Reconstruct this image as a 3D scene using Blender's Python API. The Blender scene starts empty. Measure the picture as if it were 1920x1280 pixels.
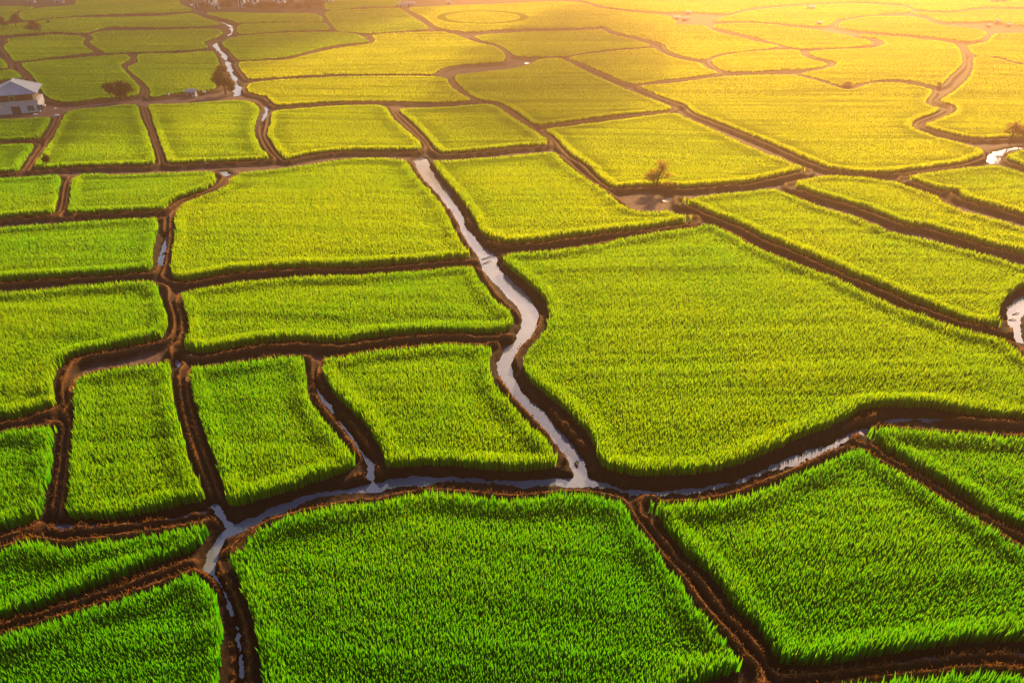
import bpy, math, random
import numpy as np
from mathutils import Vector
from mathutils.geometry import tessellate_polygon

random.seed(7)
RNG = np.random.default_rng(11)
scene = bpy.context.scene
COL = scene.collection
R = math.radians

# ------------------------------------------------------------------ camera
H = 25.0
PITCH = R(30.6)
FPX = 960 / math.tan(R(35.0))
cam_d = bpy.data.cameras.new("camera")
cam_d.sensor_width = 36
cam_d.lens = 18 / math.tan(R(35.0))
cam_d.clip_start = 0.5
cam_d.clip_end = 20000
cam = bpy.data.objects.new("camera", cam_d)
cam.location = (0, 0, H)
cam.rotation_euler = (math.pi / 2 - PITCH, 0, 0)
COL.objects.link(cam)
scene.camera = cam
CP, SP = math.cos(PITCH), math.sin(PITCH)


def ground(px, py, z=0.0):
    """point of the plain at height z that the survey photo shows at px, py"""
    px = np.asarray(px, float); py = np.asarray(py, float); z = np.asarray(z, float)
    dx = (px - 960) / FPX
    dy = -(py - 640) / FPX
    wy = CP + dy * SP
    wz = -SP + dy * CP
    t = (z - H) / wz
    return dx * t, wy * t


# ------------------------------------------------------------------ sun, sky, air
SUN_AZ, SUN_EL = R(20.0), R(25.0)
sun_dir = Vector((math.sin(SUN_AZ) * math.cos(SUN_EL), math.cos(SUN_AZ) * math.cos(SUN_EL), math.sin(SUN_EL)))
sl = bpy.data.lights.new("sun", "SUN")
sl.energy = 5.0
sl.angle = R(0.53)
sl.color = (1.0, 0.66, 0.22)
so = bpy.data.objects.new("sun", sl)
so.rotation_euler = (-sun_dir).to_track_quat("-Z", "Y").to_euler()
so.location = (0, 0, 200)
COL.objects.link(so)

w = bpy.data.worlds.new("World")
scene.world = w
w.use_nodes = True
nt = w.node_tree
bg = nt.nodes["Background"]
sky = nt.nodes.new("ShaderNodeTexSky")
sky.sky_type = "NISHITA"
sky.sun_disc = False
sky.sun_elevation = SUN_EL
sky.sun_rotation = SUN_AZ
sky.air_density = 1.0
sky.dust_density = 2.0
sky.ozone_density = 1.0
nt.links.new(sky.outputs[0], bg.inputs[0])
bg.inputs[1].default_value = 0.075

scene.view_settings.view_transform = "Standard"
scene.view_settings.look = "None"
scene.view_settings.gamma = 1
scene.view_settings.exposure = 1.58
scene.render.engine = "CYCLES"
cy = scene.cycles
cy.use_denoising = True
cy.max_bounces = 6
cy.diffuse_bounces = 3
cy.transmission_bounces = 3
cy.volume_bounces = 0
cy.transparent_max_bounces = 4
cy.sample_clamp_indirect = 6


# ------------------------------------------------------------------ materials
def mat(name):
    m = bpy.data.materials.new(name)
    m.use_nodes = True
    n = m.node_tree.nodes
    return m, n, m.node_tree.links, n["Principled BSDF"]


def plain(name, col, rough=0.7, noise=0.25, scale=3.0, metal=0.0):
    m, n, l, b = mat(name)
    tc = n.new("ShaderNodeTexCoord")
    tx = n.new("ShaderNodeTexNoise"); tx.inputs["Scale"].default_value = scale; tx.inputs["Detail"].default_value = 5
    rp = n.new("ShaderNodeValToRGB")
    rp.color_ramp.elements[0].position = 0.3; rp.color_ramp.elements[1].position = 0.7
    rp.color_ramp.elements[0].color = (*[c * (1 - noise) for c in col], 1)
    rp.color_ramp.elements[1].color = (*[min(1, c * (1 + noise)) for c in col], 1)
    l.new(tc.outputs["Object"], tx.inputs["Vector"]); l.new(tx.outputs["Fac"], rp.inputs["Fac"])
    l.new(rp.outputs["Color"], b.inputs["Base Color"])
    b.inputs["Roughness"].default_value = rough; b.inputs["Metallic"].default_value = metal
    return m


def leaf_mat(name, trans=0.5, tcol=(1.6, 1.25, 0.7)):
    """thin leaf: reflects its own colour, lets yellower light through"""
    m, n, l, b = mat(name)
    n.remove(b)
    out = n["Material Output"]
    at = n.new("ShaderNodeAttribute"); at.attribute_name = "Col"
    df = n.new("ShaderNodeBsdfDiffuse"); tr = n.new("ShaderNodeBsdfTranslucent")
    mx = n.new("ShaderNodeMixShader"); mx.inputs[0].default_value = trans
    mul = n.new("ShaderNodeMix"); mul.data_type = "RGBA"; mul.blend_type = "MULTIPLY"; mul.inputs[0].default_value = 1
    mul.inputs[7].default_value = (*tcol, 1)
    l.new(at.outputs["Color"], mul.inputs[6])
    l.new(at.outputs["Color"], df.inputs[0]); l.new(mul.outputs[2], tr.inputs[0])
    l.new(df.outputs[0], mx.inputs[1]); l.new(tr.outputs[0], mx.inputs[2])
    l.new(mx.outputs[0], out.inputs[0])
    return m


M_RICE = leaf_mat("rice_leaf", 0.5, (2.1, 1.7, 0.5))
M_DRY = leaf_mat("dry_grass", 0.35, (1.2, 1.0, 0.8))
M_TREE = leaf_mat("tree_leaf", 0.5, (1.5, 1.2, 0.7))

# mud: dark wet soil in the ditches, rough red-brown soil on the banks, brown dry grass with painted rim light along the crests
M_MUD, n, l, b = mat("bank_soil")
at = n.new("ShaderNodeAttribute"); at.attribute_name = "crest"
tc = n.new("ShaderNodeTexCoord")
n1 = n.new("ShaderNodeTexNoise"); n1.inputs["Scale"].default_value = 1.7; n1.inputs["Detail"].default_value = 8; n1.inputs["Roughness"].default_value = 0.7
n2 = n.new("ShaderNodeTexNoise"); n2.inputs["Scale"].default_value = 11; n2.inputs["Detail"].default_value = 6; n2.inputs["Roughness"].default_value = 0.7
l.new(tc.outputs["Object"], n1.inputs["Vector"]); l.new(tc.outputs["Object"], n2.inputs["Vector"])
soil = n.new("ShaderNodeValToRGB")
e = soil.color_ramp.elements
e[0].position = 0.3; e[0].color = (0.007, 0.0032, 0.0026, 1)
e[1].position = 0.72; e[1].color = (0.026, 0.011, 0.0065, 1)
l.new(n1.outputs["Fac"], soil.inputs["Fac"])
lit_straw = n.new("ShaderNodeValToRGB")
e = lit_straw.color_ramp.elements
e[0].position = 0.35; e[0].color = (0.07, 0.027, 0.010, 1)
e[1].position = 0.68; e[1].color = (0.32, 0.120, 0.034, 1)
l.new(n2.outputs["Fac"], lit_straw.inputs["Fac"])
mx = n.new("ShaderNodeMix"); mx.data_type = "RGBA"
l.new(at.outputs["Fac"], mx.inputs[0]); l.new(soil.outputs[0], mx.inputs[6]); l.new(lit_straw.outputs[0], mx.inputs[7])
at2 = n.new("ShaderNodeAttribute"); at2.attribute_name = "silt_sheen"
sr = n.new("ShaderNodeValToRGB"); e = sr.color_ramp.elements  # pinkish silt of the open flats, sky sheen painted into its colour
e[0].position = 0.3; e[0].color = (0.060, 0.032, 0.030, 1)
e[1].position = 0.7; e[1].color = (0.170, 0.095, 0.085, 1)
l.new(n1.outputs["Fac"], sr.inputs["Fac"])
mx2 = n.new("ShaderNodeMix"); mx2.data_type = "RGBA"
l.new(at2.outputs["Fac"], mx2.inputs[0]); l.new(mx.outputs[2], mx2.inputs[6]); l.new(sr.outputs[0], mx2.inputs[7])
l.new(mx2.outputs[2], b.inputs["Base Color"])
b.inputs["Roughness"].default_value = 0.85
b.inputs["Specular IOR Level"].default_value = 0.1
bp = n.new("ShaderNodeBump"); bp.inputs["Strength"].default_value = 0.7; bp.inputs["Distance"].default_value = 0.12
l.new(n2.outputs["Fac"], bp.inputs["Height"]); l.new(bp.outputs[0], b.inputs["Normal"])

# muddy irrigation water
M_WATER, n, l, b = mat("muddy_water")
tc = n.new("ShaderNodeTexCoord")
n1 = n.new("ShaderNodeTexNoise"); n1.inputs["Scale"].default_value = 0.35; n1.inputs["Detail"].default_value = 4
l.new(tc.outputs["Object"], n1.inputs["Vector"])
rp = n.new("ShaderNodeValToRGB")
rp.color_ramp.elements[0].position = 0.3; rp.color_ramp.elements[1].position = 0.7
rp.color_ramp.elements[0].color = (0.085, 0.10, 0.155, 1); rp.color_ramp.elements[1].color = (0.14, 0.155, 0.22, 1)
l.new(n1.outputs["Fac"], rp.inputs["Fac"]); l.new(rp.outputs[0], b.inputs["Base Color"])
b.inputs["Roughness"].default_value = 0.06
b.inputs["IOR"].default_value = 1.8
n2 = n.new("ShaderNodeTexNoise"); n2.inputs["Scale"].default_value = 2.2; n2.inputs["Detail"].default_value = 3
l.new(tc.outputs["Object"], n2.inputs["Vector"])
bp = n.new("ShaderNodeBump"); bp.inputs["Strength"].default_value = 0.05; bp.inputs["Distance"].default_value = 0.05
l.new(n2.outputs["Fac"], bp.inputs["Height"]); l.new(bp.outputs[0], b.inputs["Normal"])

M_PLAIN = plain("far_plain", (0.10, 0.16, 0.02), 0.9, 0.35, 0.02)
M_BARK = plain("bark", (0.06, 0.04, 0.025), 0.9, 0.3, 6)


# ------------------------------------------------------------------ helpers
def np_mesh(name, verts, faces_loops, loop_starts, attrs=None, smooth=False):
    me = bpy.data.meshes.new(name)
    me.vertices.add(len(verts))
    me.vertices.foreach_set("co", np.ascontiguousarray(verts, np.float32).ravel())
    me.loops.add(len(faces_loops))
    me.loops.foreach_set("vertex_index", np.ascontiguousarray(faces_loops, np.int32))
    me.polygons.add(len(loop_starts))
    me.polygons.foreach_set("loop_start", np.ascontiguousarray(loop_starts, np.int32))
    if attrs:
        for an, (typ, data) in attrs.items():
            a = me.attributes.new(an, typ, "POINT")
            a.data.foreach_set("color" if typ == "FLOAT_COLOR" else "value", np.ascontiguousarray(data, np.float32).ravel())
    if smooth:
        me.polygons.foreach_set("use_smooth", np.ones(len(loop_starts), bool))
    me.update(calc_edges=True)
    me.validate()
    return me


def link(name, me, m=None, parent=None):
    o = bpy.data.objects.new(name, me)
    COL.objects.link(o)
    if m is not None:
        me.materials.append(m)
    if parent is not None:
        o.parent = parent
    return o


def tag(o, label=None, cat=None, group=None, kind=None):
    if label: o["label"] = label
    if cat: o["category"] = cat
    if group: o["group"] = group
    if kind: o["kind"] = kind
    return o


def empty(name, loc, rz=0.0):
    o = bpy.data.objects.new(name, None)
    o.location = loc; o.rotation_euler = (0, 0, rz)
    o.empty_display_size = 0.3
    COL.objects.link(o)
    return o


def vnoise(x, y, seed=0):
    """2D value noise 0..1"""
    xi = np.floor(x).astype(np.int64); yi = np.floor(y).astype(np.int64)
    fx = x - xi; fy = y - yi
    fx = fx * fx * (3 - 2 * fx); fy = fy * fy * (3 - 2 * fy)

    def h(a, b_):
        n_ = (a * 374761393 + b_ * 668265263 + seed * 974634777) & 0xFFFFFFFF
        n_ = ((n_ ^ (n_ >> 13)) * 1274126177) & 0xFFFFFFFF
        return ((n_ ^ (n_ >> 16)) & 0xFFFF) / 65535.0
    return (h(xi, yi) * (1 - fx) + h(xi + 1, yi) * fx) * (1 - fy) + (h(xi, yi + 1) * (1 - fx) + h(xi + 1, yi + 1) * fx) * fy


def fbm(x, y, seed=0, octs=4):
    s = 0; a = 0.5; t = 0
    for k in range(octs):
        s = s + a * vnoise(x * 2 ** k, y * 2 ** k, seed + k); t += a; a *= 0.55
    return s / t


def sstep(a, b_, x):
    t = np.clip((x - a) / (b_ - a), 0, 1)
    return t * t * (3 - 2 * t)


def seg_dist(P, A, B):
    """min distance of points P to segments A-B"""
    best = np.full(len(P), 1e9)
    for a, b_ in zip(A, B):
        d = b_ - a
        L = d @ d
        t = np.clip(((P - a) @ d) / max(L, 1e-9), 0, 1)
        q = P - a - t[:, None] * d
        best = np.minimum(best, np.einsum("ij,ij->i", q, q))
    return np.sqrt(best)


def inside(P, poly):
    c = np.zeros(len(P), bool)
    n_ = len(poly)
    x, y = P[:, 0], P[:, 1]
    for i in range(n_):
        x1, y1 = poly[i]; x2, y2 = poly[(i + 1) % n_]
        if y1 == y2: continue
        k = (y1 > y) != (y2 > y)
        c ^= k & (x < (x2 - x1) * (y - y1) / (y2 - y1) + x1)
    return c


def rice_h(Y):
    return 0.80 - 0.48 * sstep(28, 130, Y)


def smooth_closed(pts, sub=4):
    p = np.array(pts, float)
    n_ = len(p); out = []
    for i in range(n_):
        p0, p1, p2, p3 = p[i - 1], p[i], p[(i + 1) % n_], p[(i + 2) % n_]
        # centripetal-ish: limit tangents on very unequal spacing
        l1 = np.linalg.norm(p2 - p1)
        m1 = (p2 - p0) / 2; m2 = (p3 - p1) / 2
        for m_ in (m1, m2):
            L = np.linalg.norm(m_)
            if L > l1 * 1.1: m_ *= l1 * 1.1 / L
        for k in range(sub):
            t = k / sub
            out.append((2*t**3-3*t**2+1)*p1 + (t**3-2*t**2+t)*m1 + (-2*t**3+3*t**2)*p2 + (t**3-t**2)*m2)
    return np.array(out)


NADIR = np.array([960.0, 640 + FPX * math.tan(math.pi / 2 - PITCH)])


def field_outline(pts):
    """traced crop outline -> outline of the planted ground (far edges were seen at the crop's top, near ones at its foot)"""
    p = smooth_closed(pts)
    nx = np.roll(p, -1, 0) - np.roll(p, 1, 0)
    area = 0.5 * np.sum(p[:, 0] * np.roll(p[:, 1], -1) - np.roll(p[:, 0], -1) * p[:, 1])
    nrm = np.stack([nx[:, 1], -nx[:, 0]], 1) * (1 if area > 0 else -1)
    nrm /= np.linalg.norm(nrm, axis=1)[:, None] + 1e-9
    p = p + nrm * (0.9 * (1 - sstep(90, 260, p[:, 1])))[:, None]
    up = p - NADIR
    up /= np.linalg.norm(up, axis=1)[:, None]
    s = sstep(-0.3, 0.3, np.einsum("ij,ij->i", nrm, up))
    _, Y0 = ground(p[:, 0], p[:, 1], 0)
    z = s * rice_h(Y0) * (0.97 - 0.2 * sstep(45, 110, Y0)) + (1 - s) * 0.06
    X, Y = ground(p[:, 0], p[:, 1], z)
    return np.stack([X, Y], 1)


# ------------------------------------------------------------------ the paddies: outline, label, yellowness (warm far light painted into the leaf colour)
FIELDS = [
 ([(-260,1260),(-150,1225),(-60,1202),(0,1183),(50,1167),(133,1141),(233,1111),(317,1082),(360,1066),(387,1084),(407,1117),(417,1154),(421,1187),(418,1237),(415,1285),(410,1400),(-260,1400)],
  "dark green rice paddy filling the bottom left corner with a rounded right tip", 0.0),
 ([(-260,1080),(-130,1050),(0,1022),(60,1007),(103,1017),(140,1014),(200,1004),(283,994),(350,982),(388,976),(397,990),(383,1020),(360,1036),(300,1057),(200,1094),(100,1131),(0,1164),(-130,1205),(-260,1250)],
  "narrow wedge of deep green rice pointing right toward the channel fork", 0.05),
 ([(-260,850),(-100,826),(0,806),(33,799),(83,794),(102,794),(104,815),(102,854),(98,890),(90,925),(83,960),(72,972),(50,982),(0,997),(-100,1020),(-260,1055)],
  "small green rice paddy cut by the left edge, left of a furrowed double bank", 0.12),
 ([(137,712),(160,697),(217,685),(283,677),(318,675),(322,690),(325,727),(333,777),(353,854),(370,887),(382,918),(386,934),(372,942),(333,951),(267,966),(200,974),(140,973),(120,969),(120,950),(123,921),(128,854),(132,810),(135,760)],
  "upright rectangular rice paddy left of the straight ditch, its right side in shade", 0.15),
 ([(357,688),(372,684),(417,680),(483,669),(533,664),(563,664),(571,674),(573,694),(578,734),(593,760),(620,794),(645,825),(663,848),(671,863),(664,874),(639,889),(567,914),(500,934),(450,949),(430,950),(422,927),(410,887),(400,854),(383,810),(367,760),(358,720)],
  "rice paddy with a slanting right side between two narrow ditches", 0.18),
 ([(606,672),(622,667),(690,655),(757,647),(840,640),(890,642),(924,644),(927,654),(918,680),(923,704),(943,734),(973,767),(1000,797),(1030,824),(1045,847),(1048,866),(1040,877),(990,884),(907,881),(823,874),(757,877),(725,877),(718,864),(712,844),(693,810),(667,780),(640,755),(617,727),(606,700)],
  "leaf-shaped rice paddy on the left bank of the white river bend", 0.22),
 ([(425,1044),(447,1021),(467,998),(500,977),(550,961),(600,951),(640,942),(707,934),(757,923),(807,918),(873,922),(940,930),(990,929),(1040,922),(1090,921),(1140,929),(1172,940),(1190,971),(1223,1014),(1257,1054),(1279,1087),(1297,1114),(1330,1151),(1370,1197),(1390,1227),(1404,1246),(1400,1257),(1373,1267),(1330,1280),(1250,1310),(1120,1400),(490,1400),(490,1280),(483,1237),(480,1187),(467,1144),(447,1094),(432,1058)],
  "huge deep green rice paddy filling the bottom centre below the curved channel", 0.0),
 ([(1216,946),(1240,939),(1280,938),(1330,934),(1397,921),(1463,896),(1513,876),(1560,853),(1600,838),(1620,839),(1650,857),(1713,894),(1780,934),(1847,974),(1919,1019),(2080,1100),(2240,1180),(2230,1235),(2050,1213),(1919,1204),(1847,1207),(1780,1214),(1713,1224),(1647,1234),(1580,1244),(1513,1251),(1480,1249),(1460,1242),(1440,1214),(1413,1177),(1380,1147),(1340,1094),(1307,1061),(1279,1037),(1257,1007),(1233,974)],
  "large peaked green rice paddy at the lower right, pointed at its top", 0.05),
 ([(1627,812),(1640,802),(1663,797),(1713,799),(1763,804),(1830,809),(1919,814),(2100,820),(2260,830),(2350,1190),(2200,1130),(2050,1060),(1919,996),(1847,961),(1780,917),(1713,879),(1677,857),(1650,838)],
  "tapering green rice paddy at the right edge, below the dark curved canal", 0.12),
 ([(1560,1283),(1580,1277),(1647,1267),(1713,1261),(1763,1260),(1813,1254),(1880,1252),(1919,1259),(2060,1275),(2200,1300),(2200,1420),(1480,1420),(1500,1310)],
  "sliver of green rice along the bottom right edge below a brown bank", 0.0),
 ([(942,480),(950,474),(975,471),(1023,468),(1090,460),(1157,447),(1223,435),(1290,425),(1335,420),(1375,437),(1413,458),(1480,487),(1547,510),(1613,540),(1680,570),(1747,594),(1813,615),(1880,630),(1900,642),(1919,661),(2050,735),(2190,790),(2180,802),(2050,795),(1919,785),(1847,780),(1797,775),(1747,767),(1697,764),(1647,765),(1623,769),(1580,789),(1547,807),(1497,824),(1447,848),(1380,874),(1330,886),(1280,891),(1207,893),(1157,887),(1130,876),(1117,854),(1107,825),(1083,797),(1050,764),(1013,734),(990,714),(980,687),(980,664),(993,644),(1010,628),(1023,610),(1028,587),(1017,560),(990,534),(960,510),(945,495)],
  "largest bright green rice paddy, right of the white river bend", 0.32),
 ([(338,548),(367,539),(417,530),(483,522),(550,517),(640,514),(707,509),(773,504),(840,499),(885,498),(897,517),(917,544),(937,564),(957,580),(964,600),(956,617),(935,625),(873,624),(807,624),(740,629),(690,635),(640,643),(567,640),(500,642),(433,654),(383,662),(357,661),(338,648),(348,627),(352,607),(347,577)],
  "wide low rice paddy left of the river, between two long brown banks", 0.28),
 ([(-260,568),(-130,556),(0,544),(67,540),(133,534),(217,528),(287,526),(297,544),(307,570),(315,597),(314,617),(303,633),(267,644),(200,656),(150,666),(123,679),(107,697),(102,717),(104,744),(106,758),(67,774),(33,784),(0,788),(-130,810),(-260,835)],
  "bright rice paddy at the left edge with a rounded lower right corner", 0.24),
 ([(-260,445),(-100,432),(0,423),(67,419),(167,412),(240,408),(293,406),(298,414),(295,440),(287,477),(287,500),(278,509),(200,515),(100,522),(0,529),(-130,540),(-260,550)],
  "half shaded rice paddy at the left edge beside the narrow glinting ditch", 0.22),
 ([(326,402),(335,389),(355,374),(393,362),(420,350),(434,334),(450,324),(480,320),(533,315),(587,306),(640,298),(707,295),(750,298),(765,303),(773,317),(787,337),(807,357),(827,380),(840,403),(857,437),(870,457),(885,473),(880,483),(807,490),(723,497),(640,502),(567,502),(500,505),(433,512),(383,521),(350,527),(330,524),(319,512),(318,494),(323,460),(327,427)],
  "big striped rice paddy with a curved upper left corner, left of the upper river", 0.42),
 ([(811,303),(840,300),(873,297),(940,292),(1007,287),(1038,285),(1057,300),(1080,320),(1107,338),(1137,358),(1157,375),(1183,390),(1220,394),(1248,393),(1266,398),(1285,404),(1298,409),(1280,418),(1230,426),(1157,434),(1073,445),(1007,454),(955,457),(923,450),(903,440),(893,423),(880,397),(860,370),(840,347),(823,327)],
  "rice paddy right of the upper river, its tip reaching the round mud pond", 0.52),
 ([(1022,243),(1073,235),(1140,227),(1207,218),(1265,212),(1290,222),(1347,247),(1413,277),(1480,303),(1512,317),(1487,323),(1447,333),(1397,343),(1330,348),(1280,352),(1240,349),(1190,350),(1157,353),(1140,347),(1120,330),(1100,310),(1073,293),(1056,275),(1040,258)],
  "yellow-green rice paddy directly behind the tree at the round mud pond", 0.68),
 ([(1280,375),(1330,366),(1397,358),(1450,353),(1480,363),(1530,383),(1580,397),(1630,415),(1673,432),(1730,445),(1780,457),(1847,474),(1919,494),(2060,532),(2060,545),(1985,528),(1940,531),(1919,538),(1897,552),(1880,570),(1875,590),(1880,606),(1867,613),(1830,608),(1780,593),(1730,573),(1663,544),(1597,517),(1547,494),(1497,473),(1430,446),(1393,426),(1347,408),(1313,393),(1290,383)],
  "long diagonal rice strip ending at the curved white pool on the right edge", 0.5),
 ([(1485,347),(1500,337),(1547,329),(1597,330),(1647,336),(1680,341),(1713,352),(1758,366),(1772,379),(1793,389),(1847,404),(1919,423),(2080,462),(2080,515),(2000,497),(1919,477),(1847,459),(1780,439),(1740,427),(1697,421),(1647,401),(1597,383),(1547,370),(1507,357)],
  "tapering yellow-green rice strip at right, rounded at its left end", 0.6),
 ([(1698,332),(1747,322),(1797,315),(1847,310),(1873,310),(1919,322),(2080,360),(2080,440),(2000,425),(1919,405),(1880,393),(1830,380),(1800,370),(1793,360),(1763,356),(1730,345)],
  "yellow rice paddy below the white puddle at the right edge, notched lower side", 0.64),
 ([(1885,293),(1900,285),(1919,281),(2040,275),(2100,330),(2000,326),(1919,311),(1897,303)],
  "small corner of rice to the right of the white puddle at the right edge", 0.6),
 ([(1202,162),(1240,158),(1280,154),(1330,147),(1380,143),(1430,141),(1487,142),(1513,147),(1547,157),(1577,166),(1600,167),(1630,158),(1663,155),(1697,157),(1745,167),(1748,172),(1742,180),(1737,191),(1747,199),(1764,204),(1750,213),(1728,221),(1711,230),(1715,240),(1747,253),(1797,267),(1842,279),(1843,291),(1797,307),(1730,317),(1680,323),(1630,325),(1563,318),(1513,300),(1463,277),(1397,250),(1347,230),(1300,211),(1290,200),(1280,195),(1257,187),(1223,173)],
  "enormous golden rice paddy in the right middle distance, beside the winding ditch", 0.86),
 ([(1827,109),(1847,107),(1873,111),(1919,123),(2100,150),(2100,265),(1980,262),(1919,258),(1880,258),(1847,260),(1813,258),(1780,250),(1735,238),(1735,232),(1763,222),(1793,208),(1791,199),(1766,192),(1763,187),(1790,170),(1813,150),(1825,130)],
  "golden rice paddy at the right edge, right of the winding ditch", 0.88),
 ([(852,143),(880,138),(907,135),(957,130),(994,121),(1008,113),(1030,110),(1053,111),(1090,130),(1140,153),(1173,167),(1207,180),(1258,200),(1257,206),(1207,211),(1107,222),(1030,233),(1000,232),(973,213),(945,196),(927,190),(903,188),(882,177),(862,160)],
  "large golden-green rice paddy below the brown pond strip in the upper centre", 0.74),
 ([(749,205),(807,202),(873,198),(925,197),(957,217),(990,237),(1025,260),(1024,271),(973,275),(907,282),(830,287),(816,279),(800,258),(773,230)],
  "trapezoid rice paddy in the upper centre, right of the dark ditch above the river head", 0.6),
 ([(511,210),(540,205),(640,198),(690,197),(722,200),(740,223),(767,247),(788,266),(790,277),(780,282),(740,282),(640,283),(583,290),(540,299),(528,294),(514,275),(501,252),(507,230)],
  "bright rice paddy in the upper centre left, right of the dark S-shaped ditch", 0.58),
 ([(279,197),(333,195),(400,190),(450,188),(476,193),(487,207),(481,227),(478,250),(490,277),(505,297),(433,302),(367,305),(318,307),(310,293),(293,247),(283,213)],
  "square rice paddy with a rounded top right corner, left of the dark S-shaped ditch", 0.4),
 ([(128,209),(183,202),(255,196),(263,217),(277,247),(290,293),(289,308),(233,310),(133,313),(64,316),(73,293),(97,260),(113,230)],
  "rice paddy with a lone sapling in its lower left corner", 0.34),
 ([(-160,226),(0,223),(50,222),(95,221),(80,253),(72,260),(0,265),(-160,272)],
  "small rice patch right below the white house", 0.25),
 ([(-160,278),(0,271),(63,270),(50,297),(34,320),(0,324),(-160,335)],
  "small rice patch at the left edge, second below the white house", 0.25),
 ([(-200,345),(0,333),(67,329),(113,328),(113,350),(104,396),(95,402),(33,407),(0,410),(-200,425)],
  "dark green rice paddy at the left edge, left of the short upright ditch", 0.2),
 ([(142,328),(233,325),(333,322),(397,321),(406,334),(400,348),(367,363),(327,377),(304,393),(233,397),(130,401),(124,396),(130,367)],
  "oblong rice paddy right of the short upright ditch, curved at its right end", 0.26),
 ([(469,156),(533,149),(640,144),(707,143),(807,144),(835,147),(847,163),(867,177),(882,188),(807,192),(733,190),(640,190),(567,195),(518,197),(500,182),(467,173),(463,163)],
  "sunlit yellow rice strip in the upper centre, left of the brown pond strip", 0.82),
 ([(449,117),(533,113),(583,102),(640,90),(697,82),(705,75),(700,66),(773,61),(813,60),(840,62),(873,73),(893,80),(930,89),(945,100),(947,108),(940,116),(873,120),(833,127),(820,133),(811,139),(707,139),(640,139),(567,142),(469,148),(460,140),(450,127)],
  "big bright yellow rice paddy in the upper centre above the brown pond strip", 0.84),
 ([(420,77),(445,69),(533,62),(640,61),(671,66),(682,72),(690,78),(640,83),(593,92),(533,107),(448,112),(433,97),(417,83)],
  "shaded rice paddy just right of the upper left stream, narrowing to the right", 0.42),
 ([(448,48),(500,44),(560,43),(609,44),(616,55),(533,58),(450,63)],
  "thin rice strip, second below the far village", 0.42),
 ([(388,25),(433,24),(500,26),(593,27),(604,40),(500,41),(450,43),(433,37),(405,31)],
  "thin rice strip directly below the far village", 0.42),
 ([(613,23),(680,18),(745,16),(757,21),(780,37),(802,53),(767,57),(690,62),(640,58),(628,52)],
  "shaded rice paddy left of the two white sheds' lane at the top", 0.5),
 ([(628,-14),(750,-16),(744,10),(680,13),(612,17)],
  "rice paddy at the top edge, right of the far village", 0.45),
 ([(767,17),(790,14),(880,10),(940,8),(1023,4),(1090,6),(1125,16),(1180,23),(1240,29),(1262,36),(1270,46),(1320,49),(1340,60),(1380,69),(1425,80),(1460,88),(1400,95),(1350,101),(1322,110),(1290,107),(1255,95),(1245,83),(1195,69),(1152,58),(1135,50),(1080,52),(1000,53),(940,55),(890,59),(857,57),(823,51),(797,33)],
  "wide hazy rice paddy at the top with an oval track drawn in it", 0.9),
 ([(890,69),(920,65),(1000,60),(1080,58),(1130,57),(1142,64),(1173,71),(1215,83),(1219,87),(1173,90),(1107,97),(1063,104),(1007,106),(966,104),(955,96),(940,86),(910,77)],
  "shaded golden rice paddy in the upper centre, right of the crooked brown lane", 0.74),
 ([(1069,109),(1107,101),(1180,94),(1225,91),(1238,98),(1255,106),(1280,113),(1312,119),(1325,128),(1345,136),(1313,142),(1280,146),(1223,152),(1185,157),(1140,139),(1095,119)],
  "golden rice paddy in the upper right centre, left of the round looping bank", 0.86),
 ([(1334,114),(1350,107),(1397,98),(1480,94),(1499,96),(1503,104),(1520,112),(1550,120),(1530,127),(1447,132),(1370,134),(1345,126)],
  "tongue-shaped golden rice plot enclosed by the round looping bank", 0.92),
 ([(1612,66),(1700,71),(1785,82),(1798,92),(1803,107),(1801,123),(1780,142),(1760,161),(1713,152),(1663,149),(1613,156),(1590,160),(1573,159),(1530,146),(1505,138),(1540,131),(1566,124),(1568,117),(1550,112),(1530,106),(1517,99),(1527,96),(1580,93),(1640,90),(1661,82),(1647,73)],
  "golden rice paddy in the upper right, between the looping bank and the winding ditch", 0.92),
 ([(1338,48),(1413,44),(1500,53),(1555,61),(1597,69),(1632,78),(1630,84),(1580,89),(1513,91),(1480,88),(1430,73),(1370,58)],
  "hazy golden rice paddy in the upper right, left of the hairpin stream", 0.95),
 ([(1574,50),(1580,41),(1640,31),(1713,33),(1735,38),(1763,48),(1828,54),(1848,61),(1842,71),(1810,77),(1747,69),(1663,62),(1610,57)],
  "hazy golden rice paddy in the upper right, left of the far white huts", 0.95),
 ([(1865,65),(1919,63),(2100,66),(2100,135),(1919,118),(1873,107),(1832,104),(1818,93),(1815,86),(1850,79)],
  "golden rice paddy at the right edge below the far white huts", 0.9),
 ([(1745,31),(1713,23),(1780,25),(1847,18),(1919,19),(2100,24),(2100,55),(1919,47),(1880,43),(1847,40),(1780,41),(1758,37)],
  "hazy golden rice strip at the upper right corner above the far white huts", 0.92),
 ([(1345,39),(1375,29),(1420,19),(1500,12),(1600,7),(1690,13),(1708,21),(1640,27),(1570,36),(1554,46),(1530,49),(1413,40)],
  "palest hazy rice paddy under the sun glow at the top", 0.95),
 ([(37,25),(77,15),(140,10),(146,-6),(333,-8),(337,8),(358,20),(300,24),(200,27),(133,30),(47,38)],
  "rice paddy at the top left edge, left of the far village", 0.35),
 ([(43,43),(133,34),(200,33),(300,31),(358,26),(383,35),(412,45),(367,50),(300,51),(200,51),(160,61),(100,60),(10,66),(-60,68),(-60,53),(20,46)],
  "rice paddy behind the three small trees at the upper left", 0.36),
 ([(-100,16),(0,13),(63,14),(27,23),(21,34),(0,42),(-100,46)],
  "rice patch in the extreme upper left corner", 0.35),
 ([(15,73),(60,69),(100,66),(146,68),(160,72),(155,82),(170,95),(174,98),(100,107),(30,115),(17,101),(8,88),(16,80)],
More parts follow.
